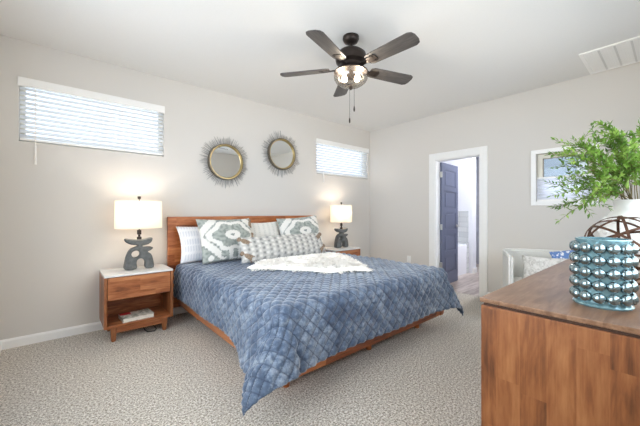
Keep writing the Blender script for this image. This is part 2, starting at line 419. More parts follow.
# door casing, jamb, door leaf
bm = B(); cw = .096
for s in (0, 1):
    x0, x1 = (-.018, 0) if s == 0 else (.12, .138)
    box(bm, x0, DR[0] - cw, 0, x1, DR[0] + .006, DR[3] + .1, .004); box(bm, x0, DR[1] - .006, 0, x1, DR[1] + cw, DR[3] + .1, .004)
    box(bm, x0, DR[0] + .006, DR[3] - .006, x1, DR[1] - .006, DR[3] + .1, .004)
box(bm, 0, DR[0], 0, .12, DR[0] + .018, DR[3]); box(bm, 0, DR[1] - .018, 0, .12, DR[1], DR[3]); box(bm, 0, DR[0], DR[3] - .018, .12, DR[1], DR[3])
box(bm, .045, DR[0] + .018, 0, .06, DR[0] + .03, DR[3] - .018)
struct('trim_1', bm, M['trim'])
dl = bpy.data.objects.new('door_1', None); COL.objects.link(dl); dl['kind'] = 'structure'
dl.location = (.122, -1.35, .008); dl.rotation_euler = (0, 0, math.radians(4))
bm = B(); DW, DH, T = .645, 1.985, .035      # local: x along the leaf, y thickness (-T..0)
box(bm, 0, -T + .008, 0, DW, -.008, DH)
zs = [0.0, .2]; ph = (DH - .2 - .11 - 4 * .075) / 5
for k in range(5): zs += [zs[-1] + ph, zs[-1] + ph + (.075 if k < 4 else .11)]
for sd in (0, 1):
    y0, y1 = (-T, -T + .008) if sd == 0 else (-.008, 0)
    box(bm, 0, y0, 0, .105, y1, DH); box(bm, DW - .105, y0, 0, DW, y1, DH)
    for k in range(0, len(zs) - 1, 2): box(bm, .105, y0, zs[k], DW - .105, y1, zs[k + 1])
    for k in range(1, len(zs) - 1, 2):
        yy = (-T + .002, -T + .009) if sd == 0 else (-.009, -.002)
        box(bm, .13, yy[0], zs[k] + .025, DW - .13, yy[1], zs[k + 1] - .025, .003)
obj('door_leaf', bm, M['door'], dl)
bm = B()
for sd in (-1, 1):
    yb = -T if sd < 0 else 0
    lathe(bm, [(0, 0), (.026, 0), (.026, .012), (.012, .016), (.012, .045), (0, .045)], 16, mat=Matrix.Translation((DW - .06, yb, .95)) @ Matrix.Rotation(sd * -PI / 2, 4, 'X'))
    tube(bm, [(DW - .06, yb + sd * .042, .95), (DW - .12, yb + sd * .045, .95), (DW - .17, yb + sd * .042, .948)], .009, 8)
obj('door_handle', bm, M['chrome'], dl, 40)
for z in (.34, .95, 1.79):
    bm = B(); tube(bm, [(-.012, -T - .004, z - .045), (-.012, -T - .004, z + .045)], .009, 8); box(bm, -.022, -T - .003, z - .045, -.002, -T + .03, z + .045)
    obj('hinge', bm, M['chrome'], dl)

# bathroom beyond the door
struct('floor_bathroom', box(B(), 0, -2.6, -.1, 3.0, -.2, .002), M['planks'])
struct('ceiling_bathroom', box(B(), .12, -2.6, H, 3.0, -.2, H + .1), M['bath_wall'])
struct('wall_bathroom_left', box(B(), .12, -.4, 0, 3.0, -.3, H), M['bath_wall'])
struct('wall_bathroom_end', box(B(), 2.8, -2.6, 0, 2.9, -.4, H), M['grey_tile'])
struct('wall_bathroom_right', box(B(), .12, -2.6, 0, 2.8, -2.5, H), M['bath_wall'])
struct('wall_bathroom_partition', box(B(), 1.6, -1.24, 0, 1.76, -.4, H), M['bath_wall'])
struct('baseboard_bathroom', box(B(), 1.585, -1.255, .002, 1.775, -1.24, .1, .003), M['trim'])
struct('trim_3', box(B(), 1.588, -1.16, .5, 1.6, -.4, 1.22), M['tile'])
struct('trim_4', box(B(), .12, -.412, .5, 1.588, -.4, 1.22), M['tile'])
t = thing('bathtub', 'white drop-in bathtub in a panelled surround beyond the open door', 'bathtub', (.82, -.79, .002))
bm = B(); X0, X1, Y0, Y1, Z = -.68, .72, -.38, .37, .56
n = 40
def srect(rx, ry, p, i): a = 2 * PI * i / n; c, s = math.cos(a), math.sin(a); return (math.copysign(abs(c) ** p, c) * rx, math.copysign(abs(s) ** p, s) * ry)
rs = [(.70, .375, .02, 0), (.70, .375, .02, Z - .01), (.695, .37, .02, Z), (.58, .29, .5, Z), (.57, .28, .5, Z - .01), (.5, .23, .55, .2), (.42, .18, .6, .15)]
rr = [[bm.verts.new((*srect(a, b, p, i), z)) for i in range(n)] for a, b, p, z in rs]
for A, C in zip(rr, rr[1:]):
    for i in range(n): bm.faces.new((A[i], A[(i + 1) % n], C[(i + 1) % n], C[i]))
bm.faces.new(rr[-1])
obj('basin', bm, M['tub'], t, 40)
obj('tile_end_post', box(B(), .70, -.385, 0, .765, .2, .6, .004), M['tile'], t)
t = thing('bath_fill_light', 'white flush fill light added on the bathroom ceiling, mostly out of sight', 'light', (1.2, -1.9, H))  # unseen light added to brighten the bathroom
obj('diffuser', lathe(B(), [(0, -.09), (.1, -.08), (.16, -.04), (.17, -.0), (0, 0)], 24), M['flush'], t, 60)
l = bpy.data.lights.new('bath_fill_lamp', 'AREA'); l.shape = 'DISK'; l.size = .3; l.energy = 17; l.color = (.97, .98, 1)
lo = bpy.data.objects.new('bath_fill_lamp', l); COL.objects.link(lo); lo.parent = t; lo.location = (0, 0, -.1)

# ------------------------------------------------------------------ blinds
def blind(label, x0, x1, z0, z1, wand_x, wand_z, nslat):
    t = thing('window_blind', label, 'blind', ((x0 + x1) / 2, 0, z0), 0, None); hw = (x1 - x0) / 2 - .004; hh = z1 - z0
    bm = B(); box(bm, -hw - .012, -.02, hh - .075, hw + .012, -.004, hh + .004, .004); box(bm, -hw - .012, -.004, hh - .075, -hw - .002, 0, hh + .004)
    obj('valance', bm, M['white'], t)
    obj('headrail', box(B(), -hw, .004, hh - .05, hw, .055, hh - .004), M['white'], t)
    bm = B(); zt, zb = hh - .085, .055
    for k in range(nslat):
        z = zb + (zt - zb) * k / (nslat - 1)
        box(bm, -hw, -.025, -.0014, hw, .025, .0014, mat=Matrix.Translation((0, .03, z)) @ Matrix.Rotation(math.radians(46), 4, 'X'))
    obj('slats', bm, M['slat'], t)
    obj('bottom_rail', box(B(), -hw, .006, .012, hw, .054, .034, .004), M['white'], t)
    m = 3 if x1 - x0 > 1 else 2
    for k in range(m):
        x = -hw + .1 + (2 * hw - .2) * k / (m - 1); bm = B()
        for y in (.003, .057): box(bm, x - .0012, y - .0008, .03, x + .0012, y + .0008, hh - .05)
        obj('ladder_cord', bm, M['white'], t)
    wx = wand_x - (x0 + x1) / 2; wb = wand_z - z0
    bm = B(); tube(bm, [(wx, -.026, hh - .08), (wx, -.027, .3), (wx, -.028, wb + .16)], .0035, 8); tube(bm, [(wx, -.028, wb + .17), (wx, -.028, wb)], [.0065, .0085], 8)
    obj('tilt_wand', bm, M['white'], t, 40)
    return t
blind('wide white slatted blind in the high window above the left nightstand', W1[0], W1[1], W1[2], W1[3], -4.69, 1.63, 11)
blind('white slatted blind in the high window above the right nightstand, beside the room corner', W2[0], W2[1], W2[2], W2[3], -1.2, 1.69, 11)
# half-lowered cellular shade in window 3
t = thing('cellular_shade', 'white pleated cellular shade covering the lower half of the square window', 'shade', (.035, (W3[0] + W3[1]) / 2, W3[2]))
bm = B(); hw = (W3[1] - W3[0]) / 2 - .003; pts = []; npl = 9; sh = .30
for k in range(2 * npl + 1): pts.append((-.009 if k % 2 else .0, .02 + (sh - .04) * k / (2 * npl)))
for a, b in zip(pts, pts[1:]):
    for s in (1, -1):
        off = .0 if s == 1 else .018
        bm.faces.new([bm.verts.new((s * a[0] + off, -hw, a[1])), bm.verts.new((s * a[0] + off, hw, a[1])), bm.verts.new((s * b[0] + off, hw, b[1])), bm.verts.new((s * b[0] + off, -hw, b[1]))])
bmesh.ops.remove_doubles(bm, verts=bm.verts, dist=1e-5)
obj('pleats', bm, M['cell'], t)
obj('bottom_rail', box(B(), -.012, -hw, 0, .02, hw, .022, .003), M['white'], t); obj('top_rail', box(B(), -.012, -hw, sh - .02, .02, hw, sh, .003), M['white'], t)

# ceiling vent
t = thing('ceiling_vent', 'white rectangular return air grille in the ceiling near the right wall', 'vent', (-.355, -3.56, H))
bm = B(); a, b = .32, .36
for (x0, x1, y0, y1) in ((-a, a, -b, -b + .03), (-a, a, b - .03, b), (-a, -a + .03, -b + .03, b - .03), (a - .03, a, -b + .03, b - .03)): box(bm, x0, y0, -.014, x1, y1, 0, .003)
obj('frame', bm, M['white'], t)
for k in range(1, 6):
    y = b - .03 - (2 * b - .06) * k / 6
    obj('divider', box(B(), -a + .03, y - .007, -.0135, a - .03, y + .007, -.001), M['divider'], t)
bm = B()
for k in range(34):
    y = -b + .04 + (2 * b - .08) * k / 33
    box(bm, -a + .03, -.011, -.0008, a - .03, .011, .0008, mat=Matrix.Translation((0, y, -.0075)) @ Matrix.Rotation(math.radians(9), 4, 'X'))
obj('louvres', bm, M['white'], t)
obj('backing_plate', box(B(), -a + .02, -b + .02, -.0035, a - .02, b - .02, -.001), M['white'], t)  # white plate added behind the louvres to brighten the grille
# outlet
t = thing('wall_outlet', 'white electrical outlet plate low on the right wall', 'outlet', (0, -.862, .395), 0)
obj('cover_plate', box(B(), -.006, -.036, -.058, 0, .036, .058, .004), M['white'], t)
bm = B()
for z in (-.024, .024): obj('socket', box(B(), -.009, -.017, z - .017, -.005, .017, z + .017, .002), M['trim'], t)

# ------------------------------------------------------------------ bed
BX, HW, FY = -2.49, 1.03, -2.27       # centre, half width of frame, foot
t = thing('bed', 'king platform bed with a low reddish-brown wooden headboard and rails', 'bed', (BX, 0, 0))
bed = t
bm = B(); box(bm, -1.1, -.075, .10, 1.085, -.03, 1.143, .004)
obj('headboard', bm, M['wood_bed'], t)
for s in (-1, 1):
    bm = B(); prism(bm, [(s * HW, .30), (s * (HW - .035), .30), (s * (HW - .075), .13), (s * (HW - .04), .13)], FY + .03, -.075, Matrix(((1, 0, 0, 0), (0, 0, 1, 0), (0, 1, 0, 0), (0, 0, 0, 1))))
    obj('side_rail', bm, M['wood_rail'], t)
bm = B(); prism(bm, [(FY, .30), (FY + .035, .30), (FY + .075, .13), (FY + .04, .13)], -HW, HW, Matrix(((0, 0, 1, 0), (1, 0, 0, 0), (0, 1, 0, 0), (0, 0, 0, 1))))
obj('foot_rail', bm, M['wood_bed'], t)
obj('slat_base', box(B(), -HW + .05, FY + .05, .16, HW - .05, -.08, .19), M['wood_bed'], t)
for x in (-.85, 0.02, .78):
    for y in (FY + .2, -.35):
        bm = B(); lathe(bm, [(0, 0), (.024, 0), (.036, .16), (0, .16)], 16, (x, y, 0)); obj('leg', bm, M['wood_rail'], t, 40)
obj('mattress', box(B(), -.985, -2.2, .19, .985, -.1, .575, .06, 4), M['cushion'], t, 60)

# quilt
rng = np.random.default_rng(4)
def vnoise(P, sc, seed=0): return np.array([noise.noise(Vector((p[0] * sc + seed, p[1] * sc, p[2] * sc))) for p in P])
def quilt():
    R = .075; hw = HW + .008 - R; L = abs(FY) + .008 - R; zt = .602; hs, hf = .445, .43
    st = .0085
    us = np.arange(-(hw + hs), hw + hs + 1e-6, st); vs = np.arange(.16, L + hf + 1e-6, st)
    U, V = np.meshgrid(us, vs, indexing='ij')
    du = np.maximum(0, np.abs(U) - hw); dv = np.maximum(0, V - L); sg = np.sign(U)
    du = du * (1 - .13 * np.clip((L - .15 - V) / .6, 0, 1))      # the cloth lies a little askew
    r = np.hypot(du, dv); phi = np.arctan2(dv, du + 1e-9)
    both = (du > 0) & (dv > 0)
    q = R * PI / 2; rr = np.maximum(0, r - q)
    # distance of side points to the foot corner: the corner's flare dies away along the edges
    left = sg < 0
    dc = np.where(du > 0, L - np.minimum(V, L), hw - np.minimum(np.abs(U), hw))
    fall = np.where(both, 1.0, np.exp(-(dc / np.where(left & (du > 0), .30, .15)) ** 2))
    fw = np.where(left & (dv <= 0), .8, np.where(both & left, .5 + .3 * np.cos(phi) ** 2, .35))
    flare_c = np.where(left, .56, .42)
    sidew = np.where(du > 0, 1, 0)
    e = .03 + flare_c * np.where(both, fw + (1 - fw) * np.sin(2 * phi), fw * fall) * np.clip(rr / .12, 0, 1)
    e = e + .05 * np.sin(np.where(du > 0, V * 6.3 + 1.2, U * 5.7 + .4)) * (1 - fall) * np.clip(rr / .2, 0, 1) * .7
    e = np.clip(e, .0, .8)
    arc = np.minimum(r, q) / R
    out = R * np.sin(arc) + rr * e; down = R * (1 - np.cos(arc)) + rr * np.sqrt(1 - e * e)
    # swing the free corner: the left tip leans to the outside of the bed
    tgt = np.where(left, .55, .75); dirp = np.where(both, phi, np.where(du > 0, 0, PI / 2))
    sw = np.clip(rr / .3, 0, 1)
    k = np.where(both, np.sin(2 * phi), 0) * sw
    dirp = dirp + (np.where(left, .42, .5) - PI / 4) * k
    X = sg * (np.minimum(np.abs(U), hw) + out * np.cos(dirp)); Y = -(np.minimum(V, L) + out * np.sin(dirp)); Z = zt - down
    X = np.where(r > 0, X, U); Y = np.where(r > 0, Y, -V)
    P = np.stack([X, Y, Z], -1).reshape(-1, 3)
    P[:, 2] += .010 * vnoise(P, 3.2) * np.clip((P[:, 2] - .3) / .3, 0, 1)
    nu, nv = U.shape; G = P.reshape(nu, nv, 3)
    nr = np.cross(np.gradient(G, axis=0), np.gradient(G, axis=1)); nr /= np.linalg.norm(nr, axis=-1, keepdims=True) + 1e-9
    nr *= np.where(nr[..., 2:3] * 0 + np.sum(nr * (G - np.array([0, -1.1, .2])), -1, keepdims=True) < 0, -1, 1)
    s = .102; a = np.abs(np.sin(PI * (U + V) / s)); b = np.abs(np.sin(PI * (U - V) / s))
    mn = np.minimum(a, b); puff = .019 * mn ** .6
    G = G + nr * (puff[..., None] - .002)
    me = bpy.data.meshes.new('quilt'); idx = np.arange(nu * nv).reshape(nu, nv)
    F = np.stack([idx[:-1, :-1], idx[1:, :-1], idx[1:, 1:], idx[:-1, 1:]], -1).reshape(-1, 4)
    me.from_pydata(G.reshape(-1, 3).tolist(), [], F.tolist()); me.update()
    ca = me.color_attributes.new('crease_shade', 'FLOAT_COLOR', 'POINT'); sv = np.clip(1 - mn.ravel() / .3, 0, 1)
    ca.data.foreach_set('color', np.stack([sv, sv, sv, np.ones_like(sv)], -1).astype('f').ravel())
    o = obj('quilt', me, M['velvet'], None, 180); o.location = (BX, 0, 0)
    sm = o.modifiers.new('thick', 'SOLIDIFY'); sm.thickness = .008; sm.offset = -1
    return tag(o, 'blue diamond-quilted velvet quilt draped over the bed with drooping corners', 'quilt')
quilt()

# pillows: local x width, z height, y thickness (front is -y), origin at the middle of the lower edge
def pillow_mesh(w, h, t, pat=None, n=56, pinch=.07, seed=0, wrinkle=.012, relief=None):
    m = max(8, int(n * h / w)) if h < w else n; vs = []; cols = []; key = {}
    for side in (-1, 1):
        for i in range(n + 1):
            for j in range(m + 1):
                if side == 1 and (i in (0, n) or j in (0, m)): key[(1, i, j)] = key[(-1, i, j)]; continue
                u, v = 2 * i / n - 1, 2 * j / m - 1
                x = w / 2 * u * (1 - pinch * (1 - v * v) * abs(u) ** 2); z = h / 2 * v * (1 - pinch * (1 - u * u) * abs(v) ** 2)
                th = t / 2 * (max(0, (1 - u ** 2) * (1 - v ** 2))) ** .42
                wr = wrinkle * noise.noise(Vector((u * 2.3 + seed, v * 2.3, side * 2 + seed))) * (th / (t / 2))
                y = side * th + wr
                if relief and side == -1: y -= relief(u, v) * (th / (t / 2))
                key[(side, i, j)] = len(vs); vs.append((x, y, z + h / 2)); cols.append(pat(u, v, side) if pat else (1, 1, 1, 1))
    F = []
    for side in (-1, 1):
        for i in range(n):
            for j in range(m):
                f = [key[(side, i, j)], key[(side, i + 1, j)], key[(side, i + 1, j + 1)], key[(side, i, j + 1)]]
                F.append(f if side == -1 else f[::-1])
    me = bpy.data.meshes.new('pillow'); me.from_pydata(vs, [], F); me.update()
    ca = me.color_attributes.new('pattern', 'FLOAT_COLOR', 'POINT'); ca.data.foreach_set('color', np.array(cols, 'f').ravel())
    return me
CW, CG, CD = S((238, 236, 230)), S((180, 185, 178)), S((142, 149, 144))
def lerp(a, b, f): f = max(0, min(1, f)); return tuple(x + (y - x) * f for x, y in zip(a, b))
def ikat(u, v, side):
    jx = .022 * math.sin(v * 60 + u * 9) + .05 * noise.noise(Vector((u * 7, v * 7, 3))); jy = .02 * math.sin(u * 60)
    x, y = u - .12 + jx * .6, v - .12 + jy * .6
    r = math.hypot(x / .8, y / .62); a = math.atan2(y, x)
    g = lerp(CG, CD, .4 + 1.3 * noise.noise(Vector((u * 9, v * 9, 1))))
    if r < .09: return CD
    if r < .36: return CW
    lob = .85 + .1 * math.cos(6 * a)
    if r < lob: return g
    if r < lob + .27: return CW
    d = abs(abs(x) * .9 + abs(y) * .75 - 1.12)
    if abs(x) > .5 and d < .15: return CW
    if y < 0 and abs(abs(x) - .16) < .07 and y > -1.1: return CW
    if r > 1.65 and (math.sin(u * 15) + math.sin(v * 13)) > .9: return CW
    return g
def dotted(u, v, side):
    c = CW
    s = math.sin(u * 24)
    if s > .35: c = lerp(CW, CG, (.35 if math.sin(v * 50 + 2 * math.sin(u * 6)) > .1 else .08) + .3 * noise.noise(Vector((u * 14, v * 20, 0))))
    return c
def stripe(u, v, side):
    return lerp(S((240, 240, 242)), S((186, 192, 206)), .55 if math.sin(u * 95) > .35 and math.sin(v * 70) > -.6 else 0)
def knit(u, v, side):
    a = math.sin(u * 42) ; b = math.sin(v * 17 + (PI if math.sin(u * 21) > 0 else 0))
    n_ = noise.noise(Vector((u * 30, v * 10, 5)))
    return lerp(S((228, 226, 221)), S((136, 137, 135)), .42 + .3 * a * b + .22 * n_ + .3 * a)
def knit_relief(u, v): return .006 * (math.sin(u * 42) * math.sin(v * 17 + (PI if math.sin(u * 21) > 0 else 0)))
ZB = .630
def pillow(label, me, mat, x, y, z, lean, rz=0, roll=0, group=None, name='pillow'):
    t = thing(name, label, 'pillow', (x, y, z), rz, group); t.rotation_euler = (math.radians(lean), math.radians(roll), rz)
    o = obj('pillow_cover', me, mat, t, 180); return t
back = pillow_mesh(.93, .43, .13, stripe, 60, seed=1)
pillow('white finely striped pillow leaning on the headboard at the left end', back, M['pattern'], -3.06, -.285, ZB, -20, .03)
pillow('white finely striped pillow mostly hidden at the right end of the headboard', back.copy(), M['pattern'], -1.93, -.23, ZB, -13, -.03)
ik = pillow_mesh(.66, .53, .17, ikat, 90, seed=2)
p1 = pillow('large white and grey ikat print pillow, left of the two, with a pale medallion', ik, M['pattern'], -3.03, -.515, ZB + .004, -24, 0, 0)
p2 = pillow('white and grey ikat print pillow, right of the two, tilted behind the long cushion', ik.copy(), M['pattern'], -1.93, -.475, ZB + .004, -20, -.12, -4)
pillow('white square pillow with grey dotted stripes, between the two ikat pillows', pillow_mesh(.56, .46, .11, dotted, 70, seed=5), M['pattern'], -2.48, -.33, ZB, -18)
def tassel(parent, x, z, s=1.0, k_=1.0):
    bm = B(); lathe(bm, [(0, .0), (.014, -.004), (.016, -.016), (.011, -.026), (.02, -.04), (.026, -.075), (.022, -.08), (0, -.078)], 10)
    for k in range(16):
        a = 2 * PI * k / 16; tube(bm, [(.012 * math.cos(a), .012 * math.sin(a), -.03), (.026 * math.cos(a), .026 * math.sin(a), -.085 - .008 * math.sin(k * 5))], .003, 4)
    o = obj('tassel', bm, M['tassel'], parent, 60, (x, -.01, z), (0, s * 1.0, 0)); o.scale = (k_, k_, k_); return o
lb = pillow('long grey knitted lumbar cushion with brown corner tassels in front of the pillows', pillow_mesh(1.24, .30, .16, knit, 150, .03, 7, .006, knit_relief), M['knit'], -2.42, -.775, ZB + .012, -26, .02, name='lumbar_cushion')
for sx in (-1, 1):
    for z in (.12, .285): tassel(lb, sx * .615, z, sx, 1.7)
for p in (p1,):
    for z in (.16, .33, .51): tassel(p, .325, z, .3, 1.3)

# fur throw
def fur():
    pts = [(-3.02, -.93), (-3.10, -1.08), (-2.92, -1.25), (-2.74, -1.52), (-2.62, -1.72), (-2.42, -1.79), (-2.26, -1.93), (-2.14, -1.72), (-1.98, -1.47), (-1.86, -1.2), (-1.84, -.98), (-2.1, -.92), (-2.5, -.93), (-2.8, -.88)]
    lp = smooth_loop(pts, 6); cx = np.mean([p[0] for p in lp]); cy = np.mean([p[1] for p in lp])
    bm = B(); z0 = .643; rings = []; K = 14; n = len(lp)
    c = bm.verts.new((cx, cy, z0 + .05))
    for k in range(1, K + 1):
        f = k / K; rings.append([bm.verts.new((cx + (p[0] - cx) * f, cy + (p[1] - cy) * f, z0 - .008 + .055 * (1 - f ** 6) + .008 * noise.noise(Vector((p[0] * f * 4, p[1] * f * 4, 0))))) for p in lp])
    for i in range(n): bm.faces.new((c, rings[0][i], rings[0][(i + 1) % n]))
    for A, C in zip(rings, rings[1:]):
        for i in range(n): bm.faces.new((A[i], C[i], C[(i + 1) % n], A[(i + 1) % n]))
    rd = random.Random(5)
    for _ in range(9000):
        i = rd.randrange(n); f = math.sqrt(rd.random()); p = lp[i]; q = lp[(i + 1) % n]; m = rd.random(); px = p[0] + (q[0] - p[0]) * m; py = p[1] + (q[1] - p[1]) * m
        x, y = cx + (px - cx) * f, cy + (py - cy) * f; z = z0 - .008 + .055 * (1 - f ** 6) - .004
        cl = 2 * PI * noise.noise(Vector((x * 5, y * 5, 2))); a = cl * 1.2 + rd.uniform(-.7, .7) - PI / 2
        l = rd.uniform(.025, .05); dx, dy, dz = math.cos(a) * l, math.sin(a) * l - .01, rd.uniform(.012, .03)
        if f > .9: dx += (px - cx) * .04; dy += (py - cy) * .04; dz = -.008
        s = .004; ox, oy = -math.sin(a) * s, math.cos(a) * s
        v = [bm.verts.new(w_) for w_ in ((x - ox, y - oy, z), (x + ox, y + oy, z), (x + dx * .6 + ox * .8, y + dy * .6 + oy * .8, z + dz), (x + dx, y + dy, z + dz * .8), (x + dx * .6 - ox * .8, y + dy * .6 - oy * .8, z + dz))]
        fc = bm.faces.new(v); fc.normal_update()
        if fc.normal.z < 0: fc.normal_flip()
    me = bpy.data.meshes.new('fur_throw'); bm.to_mesh(me); bm.free()
    o = obj('fur_throw', me, M['fur'], None)
    tag(o, 'shaggy white faux fur throw lying across the middle of the bed', 'throw')
fur()

# ------------------------------------------------------------------ nightstands, lamps, book
def nightstand(label, x, rzz=0):
    t = thing('nightstand', label, 'nightstand', (x, -.265, 0), rzz); hx, y0, y1 = .29, -.205, .215
    for x0 in (-hx, hx - .022): obj('side_panel', box(B(), x0, y0, .13, x0 + .022, y1, .598, .002), M['wood_ns_v'], t)
    bm = B(); box(bm, -hx + .022, y0 + .002, .13, hx - .022, y1, .155, .002); obj('bottom_shelf', bm, M['wood_ns'], t)
    obj('back_panel', box(B(), -hx + .022, y1 - .012, .155, hx - .022, y1, .598), M['wood_ns'], t)
    obj('divider', box(B(), -hx + .022, y0 + .03, .385, hx - .022, y1 - .012, .4), M['wood_ns'], t)
    obj('drawer', box(B(), -hx + .026, y0 - .001, .388, hx - .026, y0 + .02, .592, .003), M['wood_ns'], t)
    obj('top', box(B(), -hx, y0, .598, hx, y1, .616, .003), M['marble'], t)
    for yy in (y0 + .03, y1 - .06): obj('apron', box(B(), -hx + .09, yy, .075, hx - .09, yy + .02, .13), M['wood_ns'], t)
    for sx in (-1, 1):
        for yy in (y0 + .04, y1 - .05):
            bm = B(); c = (sx * (hx - .075), yy)
            rr = []
            for z, w_ in ((0, .017), (.13, .026)):
                rr.append([bm.verts.new((c[0] + a * w_, c[1] + b * w_, z)) for a, b in ((-1, -1), (1, -1), (1, 1), (-1, 1))])
            for i in range(4): bm.faces.new((rr[0][i], rr[0][(i + 1) % 4], rr[1][(i + 1) % 4], rr[1][i]))
            bm.faces.new(rr[0][::-1]); bm.faces.new(rr[1])
            bmesh.ops.bevel(bm, geom=list(bm.edges), offset=.004, segments=2, affect='EDGES')
            obj('leg', bm, M['wood_ns_v'], t)
    return t
n1 = nightstand('wooden nightstand left of the bed, white top, one drawer and open shelf', -3.93)
n2 = nightstand('wooden nightstand in the right corner, mostly hidden behind the bed', -1.08)

def lamp(label, x, y, rz, energy):
    t = thing('table_lamp', label, 'lamp', (x, y, .617), rz)
    k = 1 / 4.7375 * .00905; ox, oz = 186, 374       # traced outline, metres
    P = lambda a: [((p - ox) * k, (oz - q) * k) for p, q in a]
    outer = P([(119, 374), (119, 340), (128, 298), (146, 268), (172, 257), (174, 251), (148, 246), (128, 236), (119, 222), (124, 213), (150, 217), (185, 221), (215, 217), (240, 211), (247, 220), (240, 238), (222, 249), (200, 254), (204, 261), (228, 261), (246, 264), (248, 272), (236, 282), (224, 288), (240, 302), (249, 330), (252, 374)])
    notch = P([(214, 374), (212, 342), (202, 326), (188, 321), (176, 327), (171, 344), (170, 374)])
    sm = lambda a: a
    loop = smooth_loop(outer + notch, 3)
    hole = [((168 - ox) * k + .0405 * .95 * math.cos(a) , (297 - oz) * -k + .036 * math.sin(a)) for a in np.arange(28) * 2 * PI / 28]
    me = flat_curve(loop, [hole], .085, .012)
    zmin = min(v.co.z for v in me.vertices); me.transform(Matrix.Translation((0, 0, -zmin)))
    obj('base', me, M['lampbase'], t, 40)
    hb = max(v.co.z for v in me.vertices)
    bm = B(); lathe(bm, [(0, hb - .02), (.022, hb - .02), (.022, hb + .006), (.011, hb + .012), (.011, hb + .03), (.02, hb + .034), (.02, hb + .075), (.012, hb + .08), (.004, hb + .082), (.004, .712), (.014, .714), (.016, .74), (0, .742)], 16)
    obj('neck', bm, M['bronze'], t, 40)
    s0, s1, r = .415, .692, .212
    bm = B(); lathe(bm, [(r, s0), (r * .985, s1), (r * .985 - .003, s1), (r - .003, s0)], 48, closed=True); bmesh.ops.scale(bm, vec=(1, .62, 1), verts=bm.verts); obj('lamp_shade', bm, M['shade'], t, 60)
    bm = B()
    for a in range(3): tube(bm, [(0, 0, s1 - .01), (r * .98 * math.cos(a * 2.094), r * .61 * math.sin(a * 2.094), s1 - .006)], .0025, 6)
    obj('shade_spider', bm, M['bronze'], t)
    bm = B(); lathe(bm, [(0, .435), (.014, .44), (.014, .46), (.03, .5), (.033, .52), (.022, .545), (0, .555)], 20); obj('bulb', bm, M['bulb'], t, 60)
    l = bpy.data.lights.new('lamp_light', 'POINT'); l.energy = energy; l.color = (1, .89, .78); l.shadow_soft_size = .05
    o = bpy.data.objects.new('lamp_light', l); COL.objects.link(o); o.parent = t; o.location = (0, 0, .59)
    return t
lamp('table lamp on the left nightstand, sculptural charcoal base with white drum shade', -3.905, -.25, 0, 2.8)
lamp('table lamp on the right nightstand in the corner, charcoal base with white shade', -1.01, -.25, 0, 2.8)

t = thing('book', 'white book with a red cover patch lying on the left nightstand shelf', 'book', (-3.945, -.345, .156), .06)
obj('pages', box(B(), -.127, -.093, .002, .128, .093, .034), M['page'], t)
bm = B(); box(bm, -.132, -.098, 0, .132, .098, .003); box(bm, -.132, -.098, .034, .132, .098, .037); box(bm, -.134, -.098, 0, -.13, .098, .037); obj('cover', bm, M['cover'], t)
obj('cover_patch', box(B(), -.13, .03, .037, -.04, .094, .0385), M['red'], t)
c = B(); tube(c, [(-3.80, -.03, .01), (-3.78, -.2, .008), (-3.77, -.36, .008), (-3.80, -.42, .008), (-3.86, -.4, .008), (-3.87, -.3, .008), (-3.85, -.1, .01), (-3.85, -.03, .05)], .0045, 6)
tag(obj('power_cord', c, M['black'], None, 60), 'black power cord looped on the carpet under the left nightstand', 'cord')

# ------------------------------------------------------------------ mirrors
def mirror(label, x, z, seed):
    t = thing('sunburst_mirror', label, 'mirror', (x, 0, z)); R90 = Matrix.Rotation(PI / 2, 4, 'X')   # lathe axis z -> -y
    obj('mirror_glass', lathe(B(), [(0, .03), (.204, .03), (.204, .024), (0, .024)], 64, mat=R90), M['mirror'], t, 30)
    obj('gold_bezel', lathe(B(), [(.199, .026), (.199, .034), (.214, .056), (.222, .056), (.222, .02), (.199, .02)], 64, closed=True, mat=R90), M['gold'], t, 40)
    obj('outer_rim', lathe(B(), [(.221, .01), (.221, .058), (.23, .057), (.235, .045), (.235, .01)], 64, closed=True, mat=R90), M['dark_metal'], t, 40)
    rd = random.Random(seed)
    for k in range(98):
        bm = B(); a = 2 * PI * k / 98 + rd.uniform(-.015, .015); l = rd.choice((.295, .32, .34)) + rd.uniform(-.012, .012); d = rd.uniform(.008, .04); w_ = .0034
        ca, sa = math.cos(a), math.sin(a); d2 = max(.006, d + rd.uniform(-.012, .004)); pts = []
        for rr, ww in ((.225, w_), (l * .93, w_ * .8), (l, .0008)):
            dd = d + (d2 - d) * (rr - .225) / .1
            pts.append([bm.verts.new((rr * ca + s * ww * -sa, -(dd + q), rr * sa + s * ww * ca)) for s, q in ((-1, 0), (1, 0), (0, .003))])
        for A, C in zip(pts, pts[1:]):
            for i in range(3): bm.faces.new((A[i], A[(i + 1) % 3], C[(i + 1) % 3], C[i]))
        bm.faces.new(pts[0]); bm.faces.new(pts[-1])
        obj('ray', bm, M['ray'], t)
    obj('back_plate', lathe(B(), [(0, 0), (.2, 0), (.2, .024), (0, .024)], 32, mat=R90), M['dark_metal'], t)
    return t
mirror('round sunburst mirror with gold bezel, left and lower of the two', -2.885, 1.845, 1)
mirror('round sunburst mirror with gold bezel, right and higher of the two', -2.025, 2.052, 2)

